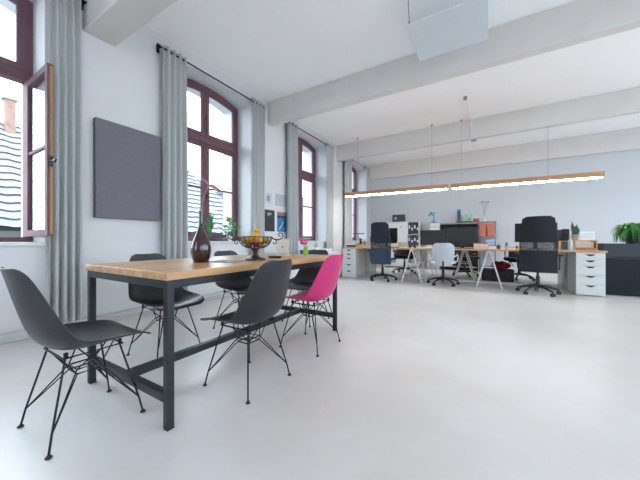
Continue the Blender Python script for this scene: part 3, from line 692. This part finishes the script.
gb = thing('glass_bottle', 'clear glass water bottle in front of the wooden organiser', 'bottle', (1.19, 6.25, ZD))
BG = mat('frosted_clear', srgb(176, 184, 192), .15, var=.04); MB().lathe([(.03, 0), (.032, .01), (.032, .14), (.022, .18), (.014, .2), (.014, .215)], seg=16).build('bottle_body', BG, gb, smooth=True); MB().lathe([(.016, .215), (.016, .235)], seg=12).build('cap', mat('rosy_cap', srgb(190, 160, 160), .5), gb)
# cactus and small pots in the middle right
def cactus(label, x, y, pr, hh, pm, ch, lm):
    r = thing('potted_cactus', label, 'plant', (x, y, ZD)); MB().lathe([(pr*.75, 0), (pr, hh), (pr*.85, hh), (pr*.8, hh*.9)], seg=14).build('pot', pm, r, smooth=True)
    MB().lathe([(.001, hh*.8), (pr*.6, hh), (pr*.7, hh+ch*.5), (pr*.4, hh+ch*.9), (.001, hh+ch)], seg=12).build('cactus_body', lm, r, smooth=True)
OLIVE = mat('olive_cactus', srgb(98, 112, 84), .7, var=.25)
cactus('squat cactus in a dark olive pot, left of the taller one', .17, 6.45, .038, .06, mat('olive_pot', srgb(96, 92, 72), .6), .03, OLIVE)
cactus('taller cactus in a pale pot, middle of the small desk plants', .30, 6.45, .034, .06, mat('pale_pot', srgb(190, 182, 160), .6), .075, OLIVE)
cactus('round little cactus just left of the black office chair', .46, 6.4, .032, .025, mat('sand_pot', srgb(190, 160, 130), .6), .05, OLIVE)
def simple_box(name, label, cat, x, y, w, d, h, m1, m2, z=ZD, rz=0, lid='lid', lh=.015):
    r = thing(name, label, cat, (x, y, z), rz); MB().box(-w/2, w/2, -d/2, d/2, 0, h-lh).build('box_body', m1, r, bevel=.002); MB().box(-w/2-.003, w/2+.003, -d/2-.003, d/2+.003, h-lh, h).build(lid, m2, r, bevel=.002); return r
WBX = mat('whitewashed_wood', srgb(214, 190, 170), .6, var=.1); DBR = mat('dark_brown', srgb(92, 66, 56), .6, var=.1)
simple_box('wooden_crate', 'pale wooden box with dark lid in the middle of the desk', 'box', -.13, 6.42, .24, .16, .12, WBX, DBR)
simple_box('tissue_box', 'small white box right of the pale wooden box', 'box', .075, 6.42, .11, .1, .07, WHITEP, PORG)
simple_box('book_stack_box', 'flat dark brown wooden box at left end of the desk', 'box', -2.95, 6.45, .2, .16, .075, DBR, WHITEP, lh=.02)
simple_box('wooden_caddy', 'orange brown wooden caddy left of the navy chair', 'box', -2.70, 6.42, .18, .14, .085, BOXW, DBR)
lm = thing('desk_lamp', 'small dark desk lamp with flat head at the desk end', 'lamp', (-2.82, 6.62, ZD)); MB().lathe([(.06, 0), (.06, .012), (.01, .02)], seg=16).build('lamp_base', DARKMET, lm); MB().tube([(0, 0, .015), (0, 0, .19), (-.02, 0, .28), (-.04, 0, .325)], .009, 8).build('lamp_arm', GREYMET, lm); MB().box(-.16, .14, -.03, .03, .325, .345).build('lamp_head', DARKMET, lm, bevel=.006)
cf = thing('coffee_grinder', 'dark hand grinder standing on the wooden caddy', 'grinder', (-2.69, 6.42, ZD+.086)); MB().lathe([(.03, 0), (.03, .05), (.022, .06), (.035, .11), (.035, .12)], seg=14).build('grinder_body', DARKMET, cf); MB().tube([(0, 0, .12), (0, 0, .135), (-.07, 0, .135), (-.07, 0, .15)], .005, 6).build('crank', DARKMET, cf)
nb = thing('notebook', 'flat brown notebook lying in front of the left monitor', 'notebook', (-1.88, 6.5, ZD)); MB().box(-.13, .13, -.09, .09, 0, .02).build('cover', mat('rust_cover', srgb(158, 98, 72), .6, var=.2), nb, bevel=.002); MB().box(-.125, .131, -.086, .086, .004, .016).build('pages', PPAP, nb)
pf = thing('photo_stand', 'small white square frame holder on the left desk', 'frame', (-1.72, 6.55, ZD)); MB().box(-.11, .11, -.01, .01, 0, .012).box(-.11, .11, -.01, .01, .128, .14).box(-.11, -.095, -.01, .01, .012, .128).box(.095, .11, -.01, .01, .012, .128).build('frame_border', WHITEP, pf); MB().box(-.095, .095, .003, .008, .012, .128).build('picture', mat('olive_picture', srgb(190, 190, 172), .7, var=.3, scale=30), pf); MB().box(-.08, .08, .01, .06, 0, .006).build('frame_foot', WHITEP, pf)
for x, h, lb in ((-1.52, .13, 'dark mug between frame and monitor, the left one'), (-1.42, .11, 'dark mug beside the left monitor of the pair')):
    r = thing('mug', lb, 'mug', (x, 6.5, ZD)); MB().lathe([(.032, 0), (.036, h), (.03, h), (.028, .01)], seg=14).build('mug_body', mat('ink_glaze', srgb(46, 50, 72), .3), r, smooth=True); MB().tube([(.034, 0, h*.25), (.058, 0, h*.35), (.058, 0, h*.65), (.034, 0, h*.8)], .005, 6).build('handle', mat('ink_glaze', srgb(46, 50, 72), .3), r)
for x, y, lb in ((-1.12, 6.5, 'pale keyboard in front of the left monitor of the pair'), (-.42, 6.42, 'dark keyboard in front of the larger monitor')):
    r = thing('keyboard', lb, 'keyboard', (x, y, ZD)); dkk = lb.startswith('dark'); MB().box(-.2, .2, -.06, .06, 0, .014).build('keyboard_case', BLACKP if dkk else WHITEP, r, bevel=.003)
    MB().box(-.19, .19, -.05, .05, .014, .018).build('keys', SCREEN if dkk else PPAP, r)

# crate and red bag on the floor beyond
cr = thing('storage_crate', 'black storage crate on the floor under the far desks', 'crate', (.17, 7.45, 0)); MB().box(-.30, .30, -.2, .2, 0, .23).build('crate_body', mat('crate_black', srgb(58, 58, 62), .7, var=.1), cr, bevel=.01); MB().box(-.315, .315, -.21, .21, .23, .26).build('crate_rim', mat('crate_black', srgb(58, 58, 62), .7, var=.1), cr, bevel=.008)
def bagf(u, v):
    a = 2*PI*u; rr = .19*math.sin(PI*(.08+.84*v))**.6*(1+.12*math.sin(3*a+2*v)); return (rr*math.cos(a), rr*.7*math.sin(a), v*.17+.02*math.sin(2*a)*v), (math.cos(a), math.sin(a), .2)
rbg = thing('cloth_bag', 'crumpled dark red cloth bag lying on the black crate', 'bag', (.22, 7.42, .262)); MB().sheet(bagf, 24, 8, .006).build('cloth', mat('wine_cloth', srgb(130, 38, 62), .85, var=.3), rbg, smooth=True); MB().tube([(.1, 0, .12), (.2, .02, .16), (.26, .03, .08)], .01, 6).build('strap', mat('wine_cloth', srgb(130, 38, 62), .85), rbg)

# ------------------------------------------------------------------ furniture along the back wall
def bookcase():
    r = thing('tall_cabinet', 'tall white cabinet against the back wall with open right shelves', 'cabinet', (-2.46, 9.45, 0))
    w = .57; m = MB(); m.box(-w, w-.0, .13, .15, 0, 1.5); m.box(-w, w, -.15, .15, 1.5, 1.525); m.box(-w, -w+.02, -.15, .13, 0, 1.5); m.box(w-.02, w, -.15, .13, 0, 1.5); m.box(.19, .21, -.15, .13, 0, 1.5)
    m.build('carcass', WHITEL, r)
    for z in (.06, .36, .72, 1.09): MB().box(.21, w-.02, -.15, .13, z, z+.02).build('shelf', WHITEL, r)
    d = MB().box(-w+.02, .19, -.165, -.148, .05, 1.49).build('door', WHITEL, r, bevel=.002); MB().ball((0, -.18, 1.36), .022).build('knob', BLACKP, d)
    return r
bookcase()
BNDR = [(1.11, .36), (.74, .30)]
k = 0
for z, h in BNDR:
    for i in range(4):
        x = -2.20+.085*i; r = thing('ring_binder', ['dark ring binder on the %s open shelf, %s' % (('upper' if z > 1 else 'lower'), q) for q in ('outermost left', 'second from the left', 'second from the right', 'outermost right')][i], 'binder', (x, 9.44, z), 0, 'dark binders in the tall cabinet')
        MB().box(-.038, .038, -.12, .12, 0, h).build('cover', mat('binder_black', srgb(48, 48, 58), .6, var=.2), r); MB().box(-.02, .02, -.123, -.12, h*(.35 if i % 2 else .5), h*(.6 if i % 2 else .8)).build('spine_label', WHITEP, r); k += 1
pr = thing('black_box_speaker', 'dark box with a pale emblem on the tall cabinet', 'speaker', (-2.58, 9.44, 1.525)); MB().box(-.19, .19, -.1, .1, 0, .24).build('speaker_case', SPK, pr, bevel=.006); MB().lathe([(.05, 0), (.046, .004)], (0, 0, 0), 16).build('emblem', GREYMET, pr).matrix_local = Mx((-.08, -.1, .12), rx=PI/2)

du = thing('drawer_box', 'grey and white two-drawer unit against the back wall', 'cabinet', (-1.47, 9.45, 0)); GS = mat('warm_grey_side', srgb(160, 156, 160), .6)
MB().box(-.19, .19, -.13, .2, 0, 1.46).build('carcass', GS, du)
for z in (1.20, 1.33): MB().box(-.09, .185, -.145, -.13, z, z+.11).build('drawer', WHITEL, du, bevel=.003)
for k, z in enumerate((.9, .6, .3)): MB().box(-.185, .185, -.145, -.13, z, z+.28).build('front_panel', WHITEL, du, bevel=.003)
tf = thing('desk_fan', 'little blue fan on the grey and white drawer unit', 'fan', (-1.47, 9.42, 1.46)); FB = mat('teal_blue', srgb(58, 140, 180), .5, var=.2)
MB().lathe([(.09, 0), (.09, .02), (.03, .05), (.02, .12)], seg=14).build('fan_foot', FB, tf); MB().tube([(0, 0, .12), (.01, 0, .2), (-.04, 0, .27)], .015, 8).build('fan_neck', FB, tf)
m = MB()
for k in range(4):
    a = k*PI/2+.5; m.leaf([(-.05, -.03, .28), (-.05+.07*math.cos(a), -.04, .28+.05*math.sin(a)), (-.05+.14*math.cos(a), -.03, .28+.08*math.sin(a))], .06, (-math.sin(a), .4, math.cos(a)))
m.build('fan_blades', FB, tf, solid=.004); MB().ball((-.05, -.035, .28), .025).build('hub', FB, tf)

lb_ = thing('low_bookcase', 'long low bookcase against the back wall behind the monitors', 'bookcase', (-.76, 9.45, 0)); LG = mat('warm_grey_top', srgb(150, 140, 138), .6)
m = MB().box(-.5, .5, .18, .2, 0, 1.40)
for x in (-.5, -.01, .48): m.box(x, x+.02, -.14, .18, 0, 1.40)
m.build('carcass', DARKMET, lb_); MB().box(-.52, .52, -.15, .2, 1.40, 1.435).build('top_board', LG, lb_)
for z in (.1, .5, .95): MB().box(-.48, .48, -.13, .18, z, z+.02).build('shelf', LG, lb_)
pk = thing('wooden_tray', 'flat brown wooden tray on top of the long low bookcase', 'tray', (-.42, 9.42, 1.436)); MB().box(-.42, .22, -.1, .12, 0, .025).box(-.42, .22, -.1, -.09, .025, .045).box(-.42, .22, .11, .12, .025, .045).build('tray_base', DBR, pk)
zt2 = 1.436+.026
r = thing('tall_tin', 'tall dark blue tin standing at the left of the tray', 'tin', (-.76, 9.42, zt2)); MB().box(-.045, .045, -.045, .045, 0, .33).build('tin_body', mat('tin_navy', srgb(46, 66, 96), .5, var=.2), r, bevel=.004); MB().box(-.047, .047, -.047, .047, .33, .38).build('lid', FB, r, bevel=.004)
cols = [((120, 175, 165), 'teal green glass bottle next to the dark blue tin', .22), ((150, 200, 170), 'pale mint glass bottle in the middle of the tray', .28), ((170, 205, 200), 'almost clear glass bottle behind the orange bowl', .32), ((120, 180, 130), 'short green bottle between two taller ones', .16)]
for (c, lb, h), x in zip(cols, (-.66, -.56, -.42, -.49)):
    r = thing('bottle', lb, 'bottle', (x, 9.42, zt2), 0, 'bottles on the bookcase tray'); mm = mat('glass_%d_%d' % c[:2], srgb(*c), .2, var=.1); MB().lathe([(.032, 0), (.034, h*.6), (.014, h*.75), (.013, h*.93)], seg=14).build('bottle_body', mm, r, smooth=True); MB().lathe([(.016, h*.93), (.016, h)], seg=10).build('stopper', WHITEP, r)
r = thing('orange_bowl', 'orange red bowl at the right end of the tray', 'bowl', (-.30, 9.40, zt2+.0)); MB().lathe([(.035, 0), (.07, .05), (.088, .085), (.082, .085), (.03, .012)], seg=20).build('bowl_body', mat('orange_red_glaze', srgb(215, 105, 80), .4, var=.2), r, smooth=True); MB().lathe([(.05, -.001), (.045, .006)], seg=14).build('foot_ring', DBR, r)

sr = thing('metal_rack', 'narrow grey metal rack holding orange boxes by the wall', 'rack', (-.02, 9.42, 0)); RK = mat('rack_blue_grey', srgb(120, 124, 150), .5, .4)
for x in (-.2, .18):
    for y in (-.15, .13): MB().box(x, x+.02, y, y+.02, 0, 1.42).build('rack_post', RK, sr)
for z, mm in ((.15, RK), (.6, RK), (1.0, RK)): MB().box(-.2, .2, -.15, .15, z, z+.02).build('rack_shelf', mm, sr)
MB().box(-.22, .22, -.16, .16, 1.42, 1.455).build('rack_top', LG, sr)
ORB = mat('orange_board', srgb(196, 112, 76), .6, var=.12)
for x, lb in ((-.138, 'orange cardboard box on the rack, left of its twin'), (.065, 'orange cardboard box on the rack, right of its twin')):
    simple_box('orange_box', lb, 'box', x, 9.40, .16, .22, .36, ORB, ORB, z=1.022, lh=.05)['group'] = 'orange boxes on the rack'
r = thing('dark_red_bottle', 'small dark red bottle wedged between the orange boxes', 'bottle', (-.037, 9.31, 1.022)); MB().lathe([(.022, 0), (.022, .2), (.01, .25), (.01, .3)], seg=12).build('bottle_body', mat('wine_red', srgb(110, 40, 60), .4), r, smooth=True); MB().lathe([(.012, .3), (.012, .32)], seg=10).build('cap', WHITEP, r)
simple_box('storage_box', 'pale blue box on the middle shelf of the rack', 'box', .05, 9.40, .24, .22, .30, mat('pale_blue_box', srgb(170, 180, 214), .6), WHITEP, z=.622)
r = thing('bud_vase', 'white bud vase on top of the metal rack', 'vase', (-.10, 9.40, 1.456)); MB().lathe([(.04, 0), (.045, .05), (.015, .1), (.013, .14)], seg=14).build('vase_body', WHITEP, r, smooth=True)
MB().lathe([(.046, .055), (.043, .075)], seg=14).build('lilac_band', mat('lilac', srgb(150, 140, 200), .5), r)
r = thing('dried_flowers', 'spray of dried grey green flowers in the bud vase', 'flower', (-.10, 9.40, 1.58)); m = MB(); m2 = MB()
for k in range(9):
    a = k*2.4; s = .03+.06*random.random(); t = Vector((s*math.cos(a)*1.3, s*math.sin(a), .34+.1*random.random())); m.tube([(0, 0, 0), (t.x*.3, t.y*.3, t.z*.55), t], .003, 5)
    m2 = MB()
    for q in range(5): d = Vector((random.uniform(-1, 1), random.uniform(-1, 1), random.uniform(-.3, 1)))*.03; m2.leaf([t-d*.3, t+d*.3, t+d], .025, (d.y, -d.x, .4))
    m2.build('flower_head', mat('sage_flower', srgb(110, 122, 116), .8, var=.3), r, solid=.002)
m.build('stems', mat('pale_stem', srgb(170, 176, 168), .8), r)

# ------------------------------------------------------------------ dark sideboard and plant at the right
SBU = mat('anthracite_upper', srgb(40, 45, 57), .55, var=.04); SBL = mat('anthracite_lower', srgb(18, 26, 36), .6, var=.05, spec=.3)
sd = thing('dark_sideboard', 'anthracite sideboard at the right edge behind the desk', 'sideboard', (2.38, 6.5, 0))
MB().box(-.72, .72, .018, .46, .02, .86).build('carcass', SBU, sd, bevel=.003)
MB().box(-.72, .72, -.004, .018, .64, .86).build('upper_front', SBU, sd, bevel=.002)
for x0, x1 in ((-.72, -.003), (.003, .72)):
    d = MB().box(x0, x1, .002, .018, .03, .618).build('door', SBL, sd, bevel=.002); MB().box((x0+x1)/2-.2, (x0+x1)/2+.08, -.002, .004, .606, .622).build('grip_slot', BLACKP, d)
sp = thing('spider_plant', 'bushy green plant with drooping leaves on the dark sideboard', 'plant', (2.10, 6.76, .86))
MB().lathe([(.09, 0), (.12, .12), (.11, .12), (.1, .1)], seg=18).build('pot', mat('slate_pot', srgb(60, 66, 72), .6), sp, smooth=True)
m = MB()
for k in range(170):
    a = random.random()*2*PI; R = random.uniform(.12, .31); hh = random.uniform(.12, .26)*(1.15-R); z0 = .1; dr = random.uniform(.1, .42); c, s = math.cos(a), math.sin(a)
    if s > .3 : R = min(R, .25)
    zend = max(.015, z0+hh-dr)
    m.leaf([(c*.03, s*.03, z0), (c*R*.4, s*R*.4, z0+hh*.95), (c*R*.78, s*R*.78, z0+hh*.97), (c*R*.97, s*R*.97, z0+hh-(z0+hh-zend)*.45), (c*R, s*R, zend)], random.uniform(.02, .042), (-s, c, random.uniform(-.3, .3)))
m.build('leaves', GREENX, sp, solid=.0012)

# ------------------------------------------------------------------ outside
def tiled_roof(Yr0, Yr1, xe, ze, xr, zr, parent, hip=1.9):
    rows = 15; m = MB(); nv = 200
    for i in range(rows):
        for part in (0, 1):
            vs = []
            u0, u1 = i/rows, (i+1)/rows
            for j in range(nv+1):
                v = j/nv; 
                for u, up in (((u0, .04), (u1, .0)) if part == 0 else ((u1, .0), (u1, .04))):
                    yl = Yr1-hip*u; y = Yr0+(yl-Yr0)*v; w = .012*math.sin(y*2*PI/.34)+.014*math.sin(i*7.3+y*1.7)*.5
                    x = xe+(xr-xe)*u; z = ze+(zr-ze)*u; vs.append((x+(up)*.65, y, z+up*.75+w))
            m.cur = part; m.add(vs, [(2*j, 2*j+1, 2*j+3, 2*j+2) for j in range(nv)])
    m.add([(xe, Yr1, ze), (xr, Yr1-hip, zr), (xr-2.4, Yr1, ze)], [(0, 1, 2)]); m.mi[-1] = 0
    m.add([(xr, Yr0, zr), (xr, Yr1-hip, zr), (xr-2.4, Yr1, ze), (xr-2.4, Yr0, ze)], [(0, 1, 2, 3)])
    m.build('tiled_roof', [mat('pale_clay_tile', srgb(128, 132, 138), .8, var=.12, scale=5), mat('tile_butt_edge', srgb(92, 96, 104), .9)], parent)  # step faces coloured darker to paint in the shadow between tile rows
h1 = thing('tiled_house', 'neighbouring house with a wavy pale tiled roof outside the windows', 'building', (0, 0, -3.0))
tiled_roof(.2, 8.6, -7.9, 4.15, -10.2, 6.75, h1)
PLA = mat('exterior_plaster', srgb(118, 118, 118), .9, var=.05)
MB().box(-12.5, -8.1, .2, 8.5, 0, 4.1).build('house_walls', PLA, h1)
c_ = MB().box(-10.2, -10.0, 1.88, 2.06, 5.6, 7.35).build('chimney', mat('brick_orange', srgb(128, 104, 96), .9, var=.2), h1); MB().box(-10.24, -9.96, 1.84, 2.1, 7.35, 7.42).build('chimney_cap', mat('cap_grey', srgb(150, 140, 140), .8), c_)
def block(label, x0, x1, y0, y1, h, wins):
    r = thing('apartment_block', label, 'building', ((x0+x1)/2, (y0+y1)/2, -3)); hx = (x1-x0)/2; hy = (y1-y0)/2
    MB().box(-hx, hx, -hy, hy, 0, h+3).build('block_walls', mat('pale_render', srgb(112, 114, 120), .9, var=.04), r)
    MB().box(-hx-.2, hx+.2, -hy-.2, hy+.2, h+3, h+3.3).build('flat_roof', mat('roof_grey', srgb(92, 95, 104), .9), r)
    for z in (3.6, 6.2):
        for i in range(wins):
            if z+1.5 > h+3: continue
            y = -hy+(i+.5)*2*hy/wins; w = MB().box(hx, hx+.05, y-.5, y+.5, z, z+1.4).build('window', mat('far_window_frame', srgb(190, 194, 202), .6), r); MB().box(hx+.05, hx+.06, y-.43, y+.43, z+.07, z+1.33).build('pane', mat('far_pane', srgb(140, 152, 170), .2), w)
block('low pale block with flat roof beyond the tiled house', -21, -17, 7.5, 17, 2.3, 5)
block('tall pale apartment block seen through the third window', -24, -18, 19, 36, 5.5, 7)
tr = thing('leafy_tree', 'pale green tree outside the third window', 'tree', (-12.5, 14.6, -3)); MB().tube([(0, 0, 0), (.1, 0, 3), (.0, .2, 6)], [.2, .15, .06], 8).build('trunk', mat('bark', srgb(120, 108, 96), .9), tr)
m = MB()
for k in range(1500):
    a = random.random()*6.28; q = random.random(); s = 1.5*math.sin(PI*(.08+.9*q))*random.random()**.4; c = Vector((s*math.cos(a), s*math.sin(a), 3.4+5*q)); d = Vector((random.uniform(-1, 1), random.uniform(-1, 1), random.uniform(-1, 1)))*.12; m.leaf([c-d, c, c+d], .13, (d.y, -d.x, .05))
m.build('foliage', mat('hazy_leaf', srgb(72, 92, 78), .8, var=.3), tr)
gr = struct(MB().box(-60, 60, -60, 60, -3.2, -3.0).build('ground', mat('paving', srgb(150, 150, 148), .9)))

# ------------------------------------------------------------------ light, camera
w = bpy.data.worlds.new('sky'); scene.world = w; w.use_nodes = True; nt = w.node_tree
bg = nt.nodes['Background']
tc = nt.nodes.new('ShaderNodeTexCoord'); sx = nt.nodes.new('ShaderNodeSeparateXYZ'); rp = nt.nodes.new('ShaderNodeValToRGB')
nt.links.new(tc.outputs['Generated'], sx.inputs[0]); nt.links.new(sx.outputs['Z'], rp.inputs['Fac'])
rp.color_ramp.elements[0].color = (0.84, 0.93, 1.0, 1); rp.color_ramp.elements[1].color = (0.76, 0.89, 1.0, 1)
nt.links.new(rp.outputs['Color'], bg.inputs['Color']); bg.inputs['Strength'].default_value = 6.6
def add_fill(name, loc, rot, sx, sy, power):  # unseen area lamp added as room fill
    l = bpy.data.lights.new(name, 'AREA'); l.shape = 'RECTANGLE'; l.size = sx; l.size_y = sy; l.energy = power; l.color = (0.93, 0.97, 1.0)
    o = bpy.data.objects.new(name, l); COL.objects.link(o); o.location = loc; o.rotation_euler = rot
for s0, s1 in RSP: add_fill('window_daylight', (XR-.65, (s0+s1)/2, 1.9), (0, PI/2+.85, 0), 2.5, s1-s0-.1, (9, 16, 18, 10)[RSP.index((s0, s1))])  # fill lamps added inside the right wall, tilted up to brighten the ceiling
sun = bpy.data.lights.new('veiled_sun', 'SUN'); sun.energy = 4.2; sun.angle = math.radians(75); sun.color = (0.80, 0.91, 1.0)
so = bpy.data.objects.new('veiled_sun', sun); COL.objects.link(so); so.rotation_euler = Vector((1.0, -.15, -.48)).to_track_quat('-Z', 'Y').to_euler()
for s0, s1 in []: add_fill('window_daylight', ((s0+s1)/2, YR+.01, 1.9), (PI/2, 0, 0), s1-s0-.1, 2.7, 30)
cam = bpy.data.cameras.new('camera'); co = bpy.data.objects.new('camera', cam); COL.objects.link(co)
cam.sensor_width = 36; cam.lens = 280/640*36; cam.clip_start = 0.02
co.location = (0, 0, .92); co.rotation_euler = (PI/2, 0, math.radians(31)); scene.camera = co
vs = scene.view_settings; vs.view_transform = 'Standard'; vs.look = 'None'; vs.gamma = 1; vs.use_curve_mapping = False; vs.exposure = 0.08
scene.cycles.max_bounces = 16; scene.cycles.diffuse_bounces = 10; scene.cycles.glossy_bounces = 4; scene.cycles.transparent_max_bounces = 16
scene.cycles.use_denoising = True; scene.cycles.sample_clamp_indirect = 8
scene.cycles.caustics_reflective = False; scene.cycles.caustics_refractive = False
